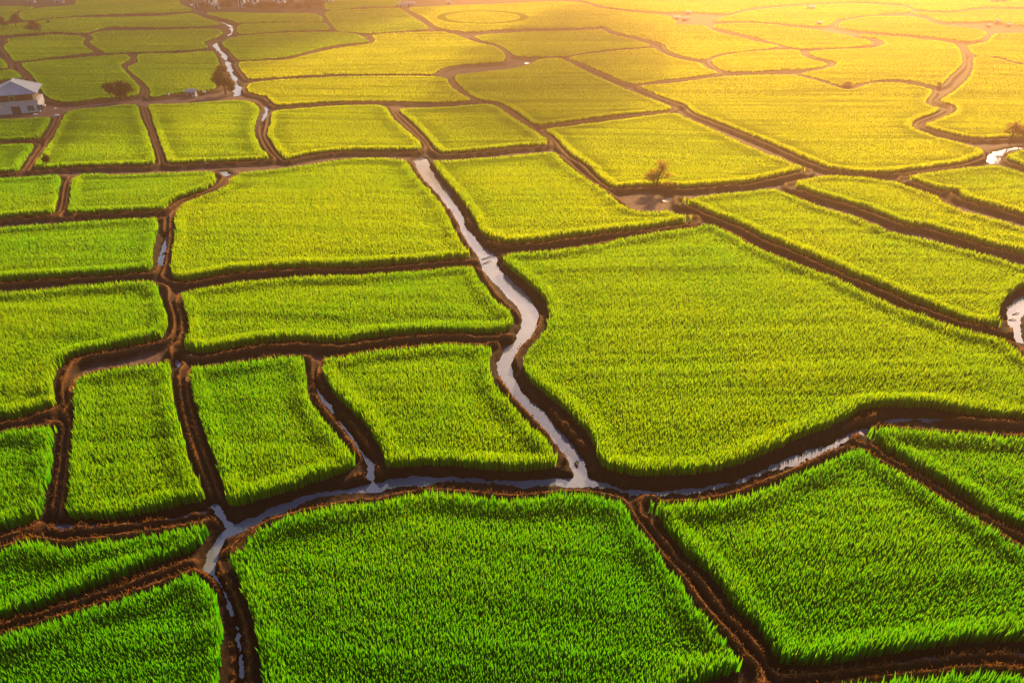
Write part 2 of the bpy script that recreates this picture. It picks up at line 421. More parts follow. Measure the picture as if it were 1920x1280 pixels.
  "rice paddy at the upper left below the three small trees", 0.34),
 ([(172,65),(200,59),(300,57),(400,55),(417,60),(410,68),(382,79),(388,89),(333,95),(233,98),(199,99),(187,92),(168,81),(177,72)],
  "rice paddy at the upper left, left of the stream's sharp bend", 0.36),
 ([(40,119),(110,112),(180,106),(233,103),(244,110),(227,121),(231,129),(245,145),(262,163),(257,178),(200,184),(133,192),(100,188),(82,176),(73,160),(60,141),(45,128)],
  "rice paddy behind the white house, left of the zigzag ditch", 0.32),
 ([(259,103),(333,101),(397,97),(407,110),(412,130),(408,150),(402,167),(367,171),(310,178),(284,182),(281,168),(268,153),(240,129),(258,117)],
  "rice paddy right of the zigzag ditch, with a tall dark tree at its right corner", 0.36),
 ([(-120,112),(0,110),(14,126),(0,129),(-120,133)],
  "tiny rice corner at the left edge, farther of two behind the white house", 0.3),
 ([(-120,138),(0,133),(22,131),(40,145),(0,150),(-120,156)],
  "tiny rice corner at the left edge, directly behind the white house", 0.3),
 ([(1962,585),(2010,568),(2150,592),(2300,640),(2330,790),(2210,770),(2080,725),(1985,670),(1955,625)], "rice paddy beyond the right edge, behind the curved white pool", 0.45),
 # beyond the top of the picture
 ([(-100,-14),(140,-14),(330,-16),(300,-48),(-100,-48)], "far strip of rice beyond the top left edge", 0.4),
 ([(640,-22),(980,-24),(960,-55),(640,-55)], "far strip of rice beyond the top edge above the oval track", 0.7),
 ([(1088,-1),(1130,11),(1170,17),(1240,22),(1300,22),(1360,25),(1410,14),(1500,7),(1600,3),(1700,8),(1720,17),(1780,20),(1840,13),(1930,12),(1930,-2),(1820,-1),(1800,-20),(1300,-24),(1010,-12)], "hazy strip of rice along the top edge under the sun glow", 0.95),
 ([(1010,-24),(1300,-32),(1800,-28),(2000,-30),(2000,-60),(1010,-60)], "farthest strip of rice beyond the top right edge", 0.95),
]
outlines = [field_outline(f[0]) for f in FIELDS]

# ------------------------------------------------------------------ water courses: centre line and width in photo pixels
WLEV = -0.42
CHAN = [
 [(788,300,16),(800,328,20),(815,345,22),(827,360,20),(841,378,18),(853,395,16),(864,415,14),(873,434,16),(888,457,18),(912,484,26),(923,507,26),(947,530,26),(970,554,28),(989,577,33),(996,598,35),(990,620,31),(973,644,23),(952,662,24),(944,684,28),(951,710,28),(967,734,22),(990,760,22),(1021,788,24),(1048,820,24),(1071,850,28),(1084,872,32),(1092,900,30)],
 [(1625,806,8),(1610,812,18),(1593,818,16),(1563,834,17),(1520,850,16),(1480,866,16),(1430,886,15),(1380,905,16),(1320,917,13),(1280,922,13),(1240,925,12),(1173,922,17),(1140,911,18),(1107,903,22),(1057,905,18),(973,909,16),(907,905,16),(840,900,18),(773,902,22),(723,907,22),(673,915,18),(640,922,16),(600,930,16),(550,945,16),(500,964,18),(467,977,22),(440,990,26),(417,1014,22),(400,1038,24),(392,1058,20),(405,1084,9),(422,1114,9),(433,1144,8),(445,1181,11),(450,1221,12),(452,1277,12),(453,1400,14)],
 [(403,950,15),(416,968,14),(432,985,16)],
 [(383,965,12),(300,979,13),(233,988,13),(140,991,12),(95,985,10)],
 [(593,727,5),(610,754,6),(633,784,6),(657,817,7),(677,847,10),(697,874,18),(694,896,26)],
 [(311,447,7),(303,475,10),(299,505,9)],
 [(331,676,8),(339,688,14)],
 [(358,8,2),(366,16,1.5),(400,34,1.5),(433,50,3),(436,62,4),(418,72,2.5),(401,82,5),(419,102,5),(428,123,4.5),(438,147,5),(447,167,8),(442,180,9)],
 [(1861,304,13),(1863,295,11),(1873,287,7),(1891,281,4),(1912,278,4)],
 [(1912,640,8),(1904,628,13),(1896,606,17),(1902,584,19),(1914,569,17),(1930,560,14),(1960,555,10)],
 [(990,117,8),(986,120,6)],
 [(1458,350,5),(1466,348,5)],
 [(1795,89,4),(1799,93,3)],
 [(1276,206,4),(1280,210,4)],
 [(2060,1240,14),(1919,1231,14),(1847,1229,14),(1780,1235,12),(1720,1240,9),(1640,1250,7)],
 [(1450,1258,10),(1462,1266,9)],
 [(2060,798,10),(1919,796,10),(1840,793,9),(1763,789,9),(1690,787,9),(1650,793,8)],
 [(500,198,4),(497,220,5),(488,238,4),(491,252,3)],
 [(417,324,6),(424,330,5)],
 [(1254,371,7),(1249,377,4)],
 [(97,986,6),(94,978,5)],
]
chan_segs = []
for c in CHAN:
    c = np.array(c, float)
    X, Y = ground(c[:, 0], c[:, 1], WLEV)
    depth = Y * CP + (H - WLEV) * SP
    hw = c[:, 2] / 2 / (FPX / depth)
    # widths of cross-lying reaches are seen foreshortened
    dx = np.gradient(X); dy = np.gradient(Y)
    cross = np.abs(dx) / np.hypot(dx, dy)
    sinv = (H - WLEV) / np.sqrt(X**2 + Y**2 + H**2)
    hw = hw * (1 + cross * (np.minimum(1 / sinv, 4) - 1) * 0.5)
    hw = np.minimum(hw, 1.6)
    for k in range(len(c) - 1):
        chan_segs.append((X[k], Y[k], hw[k], X[k + 1], Y[k + 1], hw[k + 1]))

# ------------------------------------------------------------------ terrain sheet: ditches, banks, paddy floors
NR, NC = 900, 1000
ys = np.geomspace(8.0, 420.0, NR)
us = np.linspace(-1, 1, NC)
YY, UU = np.meshgrid(ys, us, indexing="ij")
XX = UU * (0.66 * YY + 16)
P = np.stack([XX.ravel(), YY.ravel()], 1)
D = np.full(len(P), 6.0)          # signed distance to the nearest planted plot
D2 = np.full(len(P), 6.0)         # and to the second nearest
row_of = np.repeat(np.arange(NR), NC)


def near_mask(lo, hi, pad):
    j0 = np.searchsorted(ys, lo[1] - pad); j1 = np.searchsorted(ys, hi[1] + pad)
    idx = np.arange(j0 * NC, j1 * NC)
    q = P[idx]
    return idx[(q[:, 0] > lo[0] - pad) & (q[:, 0] < hi[0] + pad)]


for ol in outlines:
    idx = near_mask(ol.min(0), ol.max(0), 5.0)
    if not len(idx): continue
    q = P[idx]
    d = seg_dist(q, ol, np.roll(ol, -1, 0))
    d = np.where(inside(q, ol), -d, d)
    D2[idx] = np.minimum(D2[idx], np.maximum(D[idx], d))
    D[idx] = np.minimum(D[idx], d)

# distance to channels, minus half width
CD = np.full(len(P), 9.0)
for (x1, y1, w1, x2, y2, w2) in chan_segs:
    lo = np.array([min(x1, x2), min(y1, y2)]); hi = np.array([max(x1, x2), max(y1, y2)])
    idx = near_mask(lo, hi, 4.0)
    if not len(idx): continue
    q = P[idx]
    a = np.array([x1, y1]); d = np.array([x2 - x1, y2 - y1])
    t = np.clip(((q - a) @ d) / max(d @ d, 1e-9), 0, 1)
    r = np.hypot(q[:, 0] - a[0] - t * d[0], q[:, 1] - a[1] - t * d[1]) - (w1 + (w2 - w1) * t)
    CD[idx] = np.minimum(CD[idx], r)

x, y = P[:, 0], P[:, 1]
rough = fbm(x * 1.6, y * 1.6, 3, 5) - 0.5
fine = fbm(x * 6.0, y * 6.0, 9, 3) - 0.5
big = fbm(x * 0.22, y * 0.22, 5, 3) - 0.5
d = D + rough * 0.11
half = np.clip((np.maximum(D, 0) + D2) / 2, 0.15, 3.0)
rp = np.minimum(0.66, 0.64 * half)            # the bank crest stands this far from the crop
rw = np.clip(0.29 * rp, 0.07, 0.17)
crest_h = (1 - 0.68 * sstep(40, 140, y)) * (0.28 + big * 0.2 + rough * 0.14) * np.clip(half / 0.7, 0.45, 1)
ridge = crest_h * np.exp(-((d - rp) / rw) ** 2)
floor = -0.31 * sstep(rp + 0.05, rp + 0.6, d)
z = ridge + floor - 0.06 * sstep(-0.1, 0.05, d) * (1 - sstep(0.15, 0.35, d))
z = np.where(D < -0.3, 0.0, z)
act = sstep(-0.25, 0.1, D)
z += act * (fine * 0.10 + rough * 0.10)
cd = CD + rough * 0.35 + fine * 0.18 + (fbm(x * 0.45, y * 0.45, 21, 3) - 0.45) * (0.25 + 0.9 * sstep(50, 120, y))
carve = sstep(0.36, -0.28, cd)
z = z * (1 - carve) + (WLEV - 0.22) * carve
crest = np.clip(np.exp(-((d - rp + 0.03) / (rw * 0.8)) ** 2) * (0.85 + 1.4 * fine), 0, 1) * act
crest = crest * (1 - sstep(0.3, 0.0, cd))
V = np.stack([x, y, z], 1)
ii = (np.arange(NR - 1)[:, None] * NC + np.arange(NC - 1)[None, :]).ravel()
loops = np.stack([ii, ii + 1, ii + NC + 1, ii + NC], 1).ravel()
silt_sheen = sstep(0.85, 1.6, d + rough * 0.6) * sstep(0.25, 1.0, cd) * (1 - 0.75 * sstep(115, 160, y))
me = np_mesh("ground", V, loops, np.arange(len(ii)) * 4, {"crest": ("FLOAT", crest), "silt_sheen": ("FLOAT", silt_sheen)}, smooth=True)
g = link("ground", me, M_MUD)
tag(g, "red brown mud of the ditches and earth banks between the paddies", kind="structure")

# the plain that runs on to the horizon, below the surveyed sheet
pl = [(-4000, -200, -1.6), (4000, -200, -1.6), (4000, 4000, -1.6), (-4000, 4000, -1.6)]
me = np_mesh("terrain", np.array(pl, float), np.arange(4), np.array([0]))
tag(link("terrain", me, M_PLAIN), "flat farmland running on to the horizon", kind="structure")

# water: one sheet at the level of the channels, only where channels run
wv, wl = [], []
for (x1, y1, w1, x2, y2, w2) in chan_segs:
    dd = np.array([x2 - x1, y2 - y1]); L = np.hypot(*dd) + 1e-6; t_ = dd / L; nn = np.array([-t_[1], t_[0]])
CELL = None
mask = (cd < 0.45).reshape(NR, NC)
cell = mask[:-1, :-1] | mask[1:, :-1] | mask[:-1, 1:] | mask[1:, 1:]
ci = np.flatnonzero(cell.ravel())
ci = (ci // (NC - 1)) * NC + ci % (NC - 1)
lp = np.stack([ci, ci + 1, ci + NC + 1, ci + NC], 1)
used, inv = np.unique(lp.ravel(), return_inverse=True)
wv = np.stack([P[used, 0], P[used, 1], np.full(len(used), WLEV)], 1)
me = np_mesh("water", wv, inv, np.arange(len(lp)) * 4, smooth=True)
tag(link("water", me, M_WATER), "pale muddy water in the winding irrigation channels", kind="structure")


# ------------------------------------------------------------------ blades
def blades(X, Y, Z, h, wd, yaw, lean, leandir, col_base, col_tip):
    n_ = len(X)
    cx, sx = np.cos(yaw) * wd / 2, np.sin(yaw) * wd / 2
    lx, ly = np.cos(leandir) * lean * h, np.sin(leandir) * lean * h
    v = np.empty((n_, 5, 3), np.float32)
    v[:, 0] = np.stack([X - cx * 0.8, Y - sx * 0.8, Z], 1)
    v[:, 1] = np.stack([X + cx * 0.8, Y + sx * 0.8, Z], 1)
    m = 0.5
    v[:, 2] = np.stack([X + cx + lx * 0.3, Y + sx + ly * 0.3, Z + h * m], 1)
    v[:, 3] = np.stack([X - cx + lx * 0.3, Y - sx + ly * 0.3, Z + h * m], 1)
    v[:, 4] = np.stack([X + lx, Y + ly, Z + h], 1)
    c = np.ones((n_, 5, 4), np.float32)
    c[:, 0, :3] = c[:, 1, :3] = col_base
    c[:, 2, :3] = c[:, 3, :3] = col_base * 0.6 + col_tip * 0.4
    c[:, 4, :3] = col_tip
    b0 = (np.arange(n_) * 5)[:, None]
    lo = np.concatenate([b0 + np.array([[0, 1, 2, 3]]), b0 + np.array([[3, 2, 4]])], 1)
    st = (np.arange(n_) * 7)[:, None] + np.array([[0, 4]])
    return v.reshape(-1, 3), lo.ravel(), st.ravel(), c.reshape(-1, 4)


BANDS = [(0, 27, .088), (27, 38, .092), (38, 55, .100), (55, 80, .125), (80, 115, .165), (115, 170, .25), (170, 430, .40)]
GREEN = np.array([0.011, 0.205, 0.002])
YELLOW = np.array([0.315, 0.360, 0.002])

# the oval track worn into the far paddy
tx = 905 + 78 * np.cos(np.linspace(0, 2 * np.pi, 48)); ty = 32 + 11.5 * np.sin(np.linspace(0, 2 * np.pi, 48))
OX, OY = ground(tx, ty, 0.3)
OVAL = np.stack([OX, OY], 1)

for (pts, label, sun_yellow), ol in zip(FIELDS, outlines):
    lo, hi = ol.min(0), ol.max(0)
    rowdir = RNG.uniform(-0.12, 0.12)
    seed = int(RNG.integers(1, 9999))
    PX, PY, SPC = [], [], []
    for (a, b_, s) in BANDS:
        y0, y1 = max(lo[1], a), min(hi[1], b_)
        if y1 <= y0: continue
        gx = np.arange(lo[0], hi[0], s); gy = np.arange(y0, y1, s)
        A, B = np.meshgrid(gx, gy)
        A = A.ravel(); B = B.ravel()
        k = np.abs(A) < 0.66 * B + 16
        A, B = A[k], B[k]
        PX.append(A + RNG.uniform(-.5, .5, len(A)) * s); PY.append(B + RNG.uniform(-.5, .5, len(A)) * s)
        SPC.append(np.full(len(A), s))
    X = np.concatenate(PX); Y = np.concatenate(PY); S = np.concatenate(SPC)
    Q = np.stack([X, Y], 1)
    k = inside(Q, ol)
    if "oval track" in label:
        do = seg_dist(Q, OVAL, np.roll(OVAL, -1, 0))
        k &= do > 1.1
    X, Y, S, Q = X[k], Y[k], S[k], Q[k]
    ed = seg_dist(Q, ol, np.roll(ol, -1, 0))
    k = ed > 0.2 * fbm(X * 1.3, Y * 1.3, seed + 2, 3) ** 1.5
    X, Y, S, ed = X[k], Y[k], S[k], ed[k]
    n_ = len(X)
    hc = rice_h(Y)
    u = X * math.sin(rowdir) + Y * math.cos(rowdir)
    v_ = X * math.cos(rowdir) - Y * math.sin(rowdir)
    row = fbm(v_ * 0.06, u * 1.1, seed, 3) - 0.5
    patch = fbm(X * 0.12, Y * 0.12, seed + 5, 3) - 0.5
    rk = 1 - 0.8 * sstep(75, 135, Y)
    rim = 1.02 - rk * (0.36 * sstep(0.35, 1.25, ed) - 0.18 * sstep(1.3, 3.6, ed))
    h = hc * rim * (1 + 0.48 * row + 0.12 * patch) * RNG.uniform(0.86, 1.10, n_)
    wd = S * RNG.uniform(0.85, 1.35, n_)
    yaw = RNG.uniform(-0.9, 0.9, n_)
    lean = RNG.uniform(0.02, 0.22, n_)
    ld = RNG.uniform(0, 2 * np.pi, n_)
    f = np.clip(sun_yellow ** 0.9 + 0.30 * patch + RNG.normal(0, 0.08, n_), 0, 1)[:, None]
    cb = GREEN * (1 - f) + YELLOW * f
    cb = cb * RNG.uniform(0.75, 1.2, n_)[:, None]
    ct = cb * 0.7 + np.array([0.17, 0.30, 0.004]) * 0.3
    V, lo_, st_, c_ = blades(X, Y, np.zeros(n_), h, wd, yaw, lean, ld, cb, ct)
    # the dense lower leaves, one sheet below the blade tips, drawn in from the edge
    tg = np.roll(ol, -1, 0) - np.roll(ol, 1, 0)
    sgn = 1 if np.sum(ol[:, 0] * np.roll(ol[:, 1], -1) - np.roll(ol[:, 0], -1) * ol[:, 1]) > 0 else -1
    inn = np.stack([-tg[:, 1], tg[:, 0]], 1) * sgn / (np.linalg.norm(tg, axis=1)[:, None] + 1e-9)
    inset = ol + inn * 0.42
    inset = inset[inside(inset, ol) & (seg_dist(inset, ol, np.roll(ol, -1, 0)) > 0.36)]
    tri = tessellate_polygon([[Vector((p_[0], p_[1], 0)) for p_ in inset]])
    zz = rice_h(inset[:, 1]) * (0.34 + 0.31 * sstep(32, 120, inset[:, 1]))
    inner = np.stack([inset[:, 0], inset[:, 1], zz], 1)
    base = len(V); L0 = len(lo_)
    V = np.concatenate([V, inner])
    tl = np.array(tri, int) + base
    # face up
    a_, b2, c2 = V[tl[:, 0]], V[tl[:, 1]], V[tl[:, 2]]
    flip = np.cross(b2 - a_, c2 - a_)[:, 2] < 0
    tl[flip] = tl[flip][:, ::-1]
    lo_ = np.concatenate([lo_, tl.ravel()])
    st_ = np.concatenate([st_, L0 + np.arange(len(tl)) * 3])
    fr = sun_yellow ** 0.85
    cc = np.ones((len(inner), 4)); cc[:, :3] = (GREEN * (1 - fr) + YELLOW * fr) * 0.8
    c_ = np.concatenate([c_, cc])
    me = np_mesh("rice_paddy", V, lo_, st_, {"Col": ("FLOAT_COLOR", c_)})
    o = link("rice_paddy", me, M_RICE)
    tag(o, label, "rice paddy", "rice paddies", "thing")

# dry grass along the bank crests near the viewer
k = np.flatnonzero((crest > 0.35) & (y < 75) & (np.abs(x) < 0.64 * y + 12))
pick = RNG.choice(k, size=min(len(k), 60000), p=None)
X = x[pick] + RNG.normal(0, .06, len(pick)); Y = y[pick] + RNG.normal(0, .06, len(pick)); Z = z[pick] - 0.02
n_ = len(X)
dens = fbm(X * 0.5, Y * 0.5, 77, 2)
hh = RNG.uniform(0.06, 0.22, n_) * (0.25 + 1.7 * dens ** 1.6)
f = RNG.uniform(0, 1, n_)[:, None]
cb = np.array([0.06, 0.027, 0.010]) * (1 - f) + np.array([0.24, 0.115, 0.036]) * f
V, lo_, st_, c_ = blades(X, Y, Z, hh, np.full(n_, .05), RNG.uniform(0, 3.1, n_), RNG.uniform(.2, .9, n_), RNG.uniform(0, 6.3, n_), cb, cb * 1.2)
me = np_mesh("dry_grass", V, lo_, st_, {"Col": ("FLOAT_COLOR", c_)})
tag(link("dry_grass", me, M_DRY), "short dry brown grass on the crests of the earth banks", "grass", kind="stuff")

# ------------------------------------------------------------------ things standing on the land
def ground_z(X, Y):
    j = int(np.clip(np.searchsorted(ys, Y), 1, NR - 1))
    u = X / (0.66 * Y + 16)
    i = int(np.clip(round((u + 1) / 2 * (NC - 1)), 0, NC - 1))
    return float(z[j * NC + i])


def at(px, py):
    """point of the ground seen at px, py"""
    zz = 0.0
    for _ in range(4):
        X, Y = ground(px, py, zz)
        zz = ground_z(float(X), float(Y))
    return float(X), float(Y), zz


class MB:
    def __init__(s): s.v = []; s.f = []
    def add(s, v, f):
        o = len(s.v); s.v += [tuple(p) for p in v]; s.f += [tuple(o + i for i in q) for q in f]; return s
    def box(s, x0, x1, y0, y1, z0, z1):
        return s.add([(x0,y0,z0),(x1,y0,z0),(x1,y1,z0),(x0,y1,z0),(x0,y0,z1),(x1,y0,z1),(x1,y1,z1),(x0,y1,z1)],
                     [(0,3,2,1),(4,5,6,7),(0,1,5,4),(1,2,6,5),(2,3,7,6),(3,0,4,7)])
    def tube(s, pts, rad, n=6):
        pts = [Vector(p) for p in pts]; rings = []
        for i, p in enumerate(pts):
            d = (pts[min(i+1, len(pts)-1)] - pts[max(i-1, 0)]).normalized()
            a = d.orthogonal().normalized(); b = d.cross(a)
            rings.append([p + (a*math.cos(2*math.pi*k/n) + b*math.sin(2*math.pi*k/n))*rad[i] for k in range(n)])
        v = [q for r in rings for q in r]; f = []
        for i in range(len(pts)-1):
            for k in range(n):
                f.append((i*n+k, i*n+(k+1)%n, (i+1)*n+(k+1)%n, (i+1)*n+k))
        f.append(tuple(range(n))[::-1]); f.append(tuple((len(pts)-1)*n+k for k in range(n)))
        return s.add(v, f)
    def lump(s, c, r, seed, nu=12, nv=8):
        v = []; f = []
        rg = np.random.default_rng(seed); ph = rg.uniform(0, 6, 4)
        for j in range(nv+1):
            t = math.pi*j/nv
            for i in range(nu):
                a = 2*math.pi*i/nu
                k = 1 + .13*math.sin(3*a+ph[0])*math.sin(t) + .1*math.sin(2*a+5*t+ph[1]) * math.sin(t) + .06*math.sin(5*a+ph[2])*math.sin(t)
                v.append((c[0]+r[0]*k*math.sin(t)*math.cos(a), c[1]+r[1]*k*math.sin(t)*math.sin(a), c[2]+r[2]*k*math.cos(t)))
        for j in range(nv):
            for i in range(nu):
                f.append((j*nu+i, (j+1)*nu+i, (j+1)*nu+(i+1)%nu, j*nu+(i+1)%nu))
        return s.add(v, f)
    def build(s, name, m, parent=None, smooth=False):
        me = bpy.data.meshes.new(name); me.from_pydata(s.v, [], s.f)
        if smooth: me.polygons.foreach_set("use_smooth", np.ones(len(me.polygons), bool))
        me.update(); me.validate()
        return link(name, me, m, parent)


M_WHITE = plain("white_plaster", (0.48, 0.48, 0.54), 0.8, 0.15, 1.5)
M_CHALK = plain("chalk_white_wall", (0.80, 0.78, 0.76), 0.8, 0.08, 1.5)
M_GREYW = plain("grey_plaster", (0.42, 0.40, 0.42), 0.85, 0.2, 2)
M_TIN = plain("blue_grey_tin", (0.20, 0.24, 0.33), 0.6, 0.18, 0.8)
M_RUST = plain("rusty_tin", (0.25, 0.12, 0.08), 0.7, 0.35, 1.2)
M_PINK = plain("faded_red_roof", (0.40, 0.20, 0.16), 0.7, 0.3, 1.2)
M_PALE = plain("pale_roof", (0.48, 0.44, 0.42), 0.7, 0.15, 1)
M_DARK = plain("dark_opening", (0.035, 0.025, 0.025), 0.6, 0.2, 2)
M_BROWN = plain("terracotta_wall", (0.17, 0.075, 0.04), 0.85, 0.3, 2)
M_CREAM = plain("cream_post", (0.62, 0.50, 0.30), 0.7, 0.1, 2)
M_GLASS = plain("window_glass", (0.05, 0.06, 0.08), 0.1, 0.1, 2)
M_SACK = plain("white_sacking", (0.72, 0.70, 0.70), 0.75, 0.1, 6)
M_CLOD = plain("wet_mud_clod", (0.05, 0.024, 0.014), 0.7, 0.3, 5)
M_TWIG = plain("wet_twig", (0.06, 0.03, 0.02), 0.8, 0.3, 8)
M_RUBBER = plain("dark_rubber", (0.02, 0.02, 0.02), 0.8, 0.2, 8)


def hip_roof(mb, x0, x1, y0, y1, zb, zt, rx, ya, yb, th=0.08):
    """hipped roof, ridge running back along x=rx from ya to yb"""
    v = [(x0,y0,zb),(x1,y0,zb),(x1,y1,zb),(x0,y1,zb),(rx,ya,zt),(rx,yb,zt)]
    f = [(0,1,4),(1,2,5,4),(2,3,5),(3,0,4,5)]
    lo = [(a,b_,c-th) for a,b_,c in v[:4]]
    mb.add(v + lo, f + [(0,6,7,1),(1,7,8,2),(2,8,9,3),(3,9,6,0),(6,9,8,7)])


def gable_roof(mb, w_, d_, zb, zt, o=0.25, th=0.06):
    """ridge along x"""
    x0, x1, y0, y1 = -w_/2-o, w_/2+o, -d_/2-o, d_/2+o
    v = [(x0,y0,zb),(x1,y0,zb),(x1,y1,zb),(x0,y1,zb),(x0,0,zt),(x1,0,zt)]
    lo = [(a,b_,c-th) for a,b_,c in v]
    mb.add(v + lo, [(0,1,5,4),(2,3,4,5),(7,6,10,11),(9,8,11,10),(0,6,7,1),(2,8,9,3),(3,9,10,4),(4,10,6,0),(1,7,11,5),(5,11,8,2)])


# ---- the white house on the left
xa, ya_, za = at(1, 216); xb, yb_, zb_ = at(76, 210)
W = math.hypot(xb - xa, yb_ - ya_)
hs = empty("farm_house", (xa, ya_, min(za, zb_)), math.atan2(yb_ - ya_, xb - xa))
tag(hs, "white two-storey farm house with blue-grey hipped tin roof at the left edge", "house")
Dp = 6.2
MB().box(0, W, 0, Dp, -0.3, 1.32).build("wall", M_WHITE, hs)
MB().box(0.02, W - 0.5, 0.75, Dp - .02, 1.32, 2.62).build("upper_wall", M_BROWN, hs)
bal = MB().box(-0.05, W + .05, -0.16, 0.75, 1.323, 1.42).box(-0.05, W + .05, -0.16, -0.08, 1.42, 1.72).build("balcony", M_GREYW, hs)
rf = MB(); hip_roof(rf, -0.9, W + 0.28, -0.35, Dp + .5, 2.66, 4.0, W * 0.44, 2.2, 4.9); rf = rf.build("roof", M_TIN, hs)
rr = MB()
for a, b_ in (((W+.26,-.33,2.68),(W*.44,2.2,4.03)), ((-.88,-.33,2.68),(W*.44,2.2,4.03)), ((W*.44,2.2,4.03),(W*.44,4.9,4.03)), ((W*.44,4.9,4.03),(W+.26,Dp+.48,2.68))):
    rr.tube([a, b_], [.05, .05])
rr.build("ridge_cap", M_GREYW, rf)
MB().box(0.08, 1.28, -0.05, 0.0, -0.25, 1.2).build("garage_door", M_PALE, hs)
dr = MB().box(1.55, 2.65, -0.035, 0.0, -0.25, 1.0).build("door", M_DARK, hs)
MB().box(2.62, 2.645, -0.065, -0.037, 0.3, 0.5).build("handle", M_PALE, dr)
for x0, x1 in ((3.55, 4.35), (4.8, 5.5)):
    wn = MB().box(x0-.07, x1+.07, -.06, 0, .22, .29).box(x0-.07, x1+.07, -.06, 0, .95, 1.02).box(x0-.07, x0, -.06, 0, .29, .95).box(x1, x1+.07, -.06, 0, .29, .95).box((x0+x1)/2-.02, (x0+x1)/2+.02, -.05, 0, .29, .95).build("window", M_GREYW, hs)
    MB().box(x0, x1, -.03, -.001, .29, .95).build("pane", M_GLASS, wn)
wn = MB().box(1.5, 2.2, .69, .75, 1.6, 2.3).build("window", M_CREAM, hs)
MB().box(1.56, 2.14, .66, .688, 1.66, 2.24).build("pane", M_GLASS, wn)
for px_ in (W - .02, W - .3):
    MB().box(px_ - .07, px_ + .07, -.14, 0.0, 1.42, 2.58).build("column", M_CREAM, hs)
MB().box(-0.8, W + .6, -0.7, 0.0, -.45, -.28).build("plinth", M_GREYW, hs)


def hut(px, py, w_, d_, h_, yaw, wm, rm, label, group=None, cat="house", name="village_house"):
    X, Y, zz = at(px, py)
    o = empty(name, (X, Y, zz), yaw)
    tag(o, label, cat, group)
    MB().box(-w_/2, w_/2, -d_/2, d_/2, -.3, h_).build("wall", wm, o)
    r = MB(); gable_roof(r, w_, d_, h_ + .03, h_ + .28 * d_ + .05); r.build("roof", rm, o)
    # gable ends
    d1 = MB().box(-.28 - w_*.2, .28 - w_*.2, -d_/2-.03, -d_/2, -.2, h_*.72).build("door", M_DARK, o)
    wn = MB().box(w_*.12, w_*.34, -d_/2-.03, -d_/2, h_*.4, h_*.72).build("window", M_GLASS, o)
    return o


hut(361, 181, 1.25, 1.0, 0.8, .12, M_GREYW, M_TIN, "small grey tin shed on the brown bank left of the leaning tree", cat="shed", name="field_shed")
G_V = "houses of the far village"
for a in [
 (372, 14, 2.2, 2.0, 1.6, .2, M_GREYW, M_RUST, "rust-roofed village house nearest the stream's upper end"),
 (396, 9, 3.2, 2.2, 1.9, -.1, M_CHALK, M_RUST, "white village house with rusty roof, among trees left in the village"),
 (408, 17, 1.5, 1.3, 1.2, .3, M_CHALK, M_PALE, "tiny all-white hut at the village's lower left"),
 (430, 8, 2.6, 2.0, 2.0, .1, M_BROWN, M_PINK, "brown village house with faded red roof, left of the tall white house"),
 (455, 14, 1.7, 1.9, 2.9, 0, M_CHALK, M_PINK, "tall narrow white house at the front of the village"),
 (476, 10, 3.0, 2.0, 2.4, .15, M_CHALK, M_RUST, "white village house with a rusty roof beside the tall narrow house"),
 (496, 4, 4.6, 2.4, 2.0, -.05, M_GREYW, M_PALE, "long pale-roofed building at the back of the village"),
 (500, 14, 2.6, 1.8, 1.5, .1, M_BROWN, M_RUST, "low brown village house in the front row, right of the tall house"),
 (524, 8, 3.4, 2.2, 2.3, .05, M_CHALK, M_PINK, "white house with faded red roof in the village's middle"),
 (538, 5, 2.4, 2.0, 2.6, -.2, M_GREYW, M_PALE, "grey house with pale roof right of the village's middle"),
 (560, 15, 2.4, 1.8, 1.4, .2, M_BROWN, M_RUST, "small brown house at the village's lower right"),
 (583, 7, 3.0, 2.0, 1.8, 0, M_BROWN, M_PINK, "brown house with faded red roof near the village's right end"),
 (617, 4, 2.8, 2.2, 2.4, .1, M_CHALK, M_TIN, "white house with blue-grey roof standing off the village's right end"),
]:
    hut(*a, group=G_V)
for a in [
 (755, 13, 2.2, 1.6, .8, .1, M_WHITE, M_PALE, "left one of the two low white sheds at the top of the brown lane"),
 (770, 12, 2.4, 1.6, .8, .1, M_WHITE, M_PALE, "right one of the two low white sheds at the top of the brown lane"),
 (842, 8, 1.2, .9, .6, 0, M_WHITE, M_PALE, "lone tiny white shed on the lane above the oval track"),
 (1268, 37, 1.4, 1.0, .6, .1, M_WHITE, M_PALE, "left hut of the hazy white cluster under the sun glow"),
 (1285, 39, 1.6, 1.0, .6, -.1, M_WHITE, M_PALE, "right hut of the hazy white cluster under the sun glow"),
 (1290, 27, 1.2, 1.0, .6, .1, M_WHITE, M_PALE, "rear hut of the hazy white cluster under the sun glow"),
 (1520, 18, 1.8, 1.2, .7, .1, M_WHITE, M_PALE, "hazy white hut above the hairpin stream"),
 (1535, 47, 1.0, .8, .6, .1, M_WHITE, M_PALE, "small hazy white hut at the top of the hairpin stream"),
 (1853, 51, .9, .7, .5, .1, M_WHITE, M_PALE, "left one of three tiny white huts on the far right mud patch"),
 (1870, 43, .9, .7, .5, .1, M_WHITE, M_PALE, "rear one of three tiny white huts on the far right mud patch"),
 (1890, 50, 1.3, .8, .5, .1, M_WHITE, M_PALE, "right one of three tiny white huts on the far right mud patch"),
 (1872, 4, 4.6, 1.8, .8, .03, M_WHITE, M_PINK, "long low shed with faded red roof at the upper right corner"),
 (60, 5, 2.0, 1.2, .7, .05, M_WHITE, M_PINK, "low white shed on the mud yard at the upper left"),
 (112, 6, 2.6, 1.3, .8, .05, M_GREYW, M_PALE, "low grey shed on the mud yard at the upper left"),
]:
    hut(*a, cat="shed", name="far_shed")


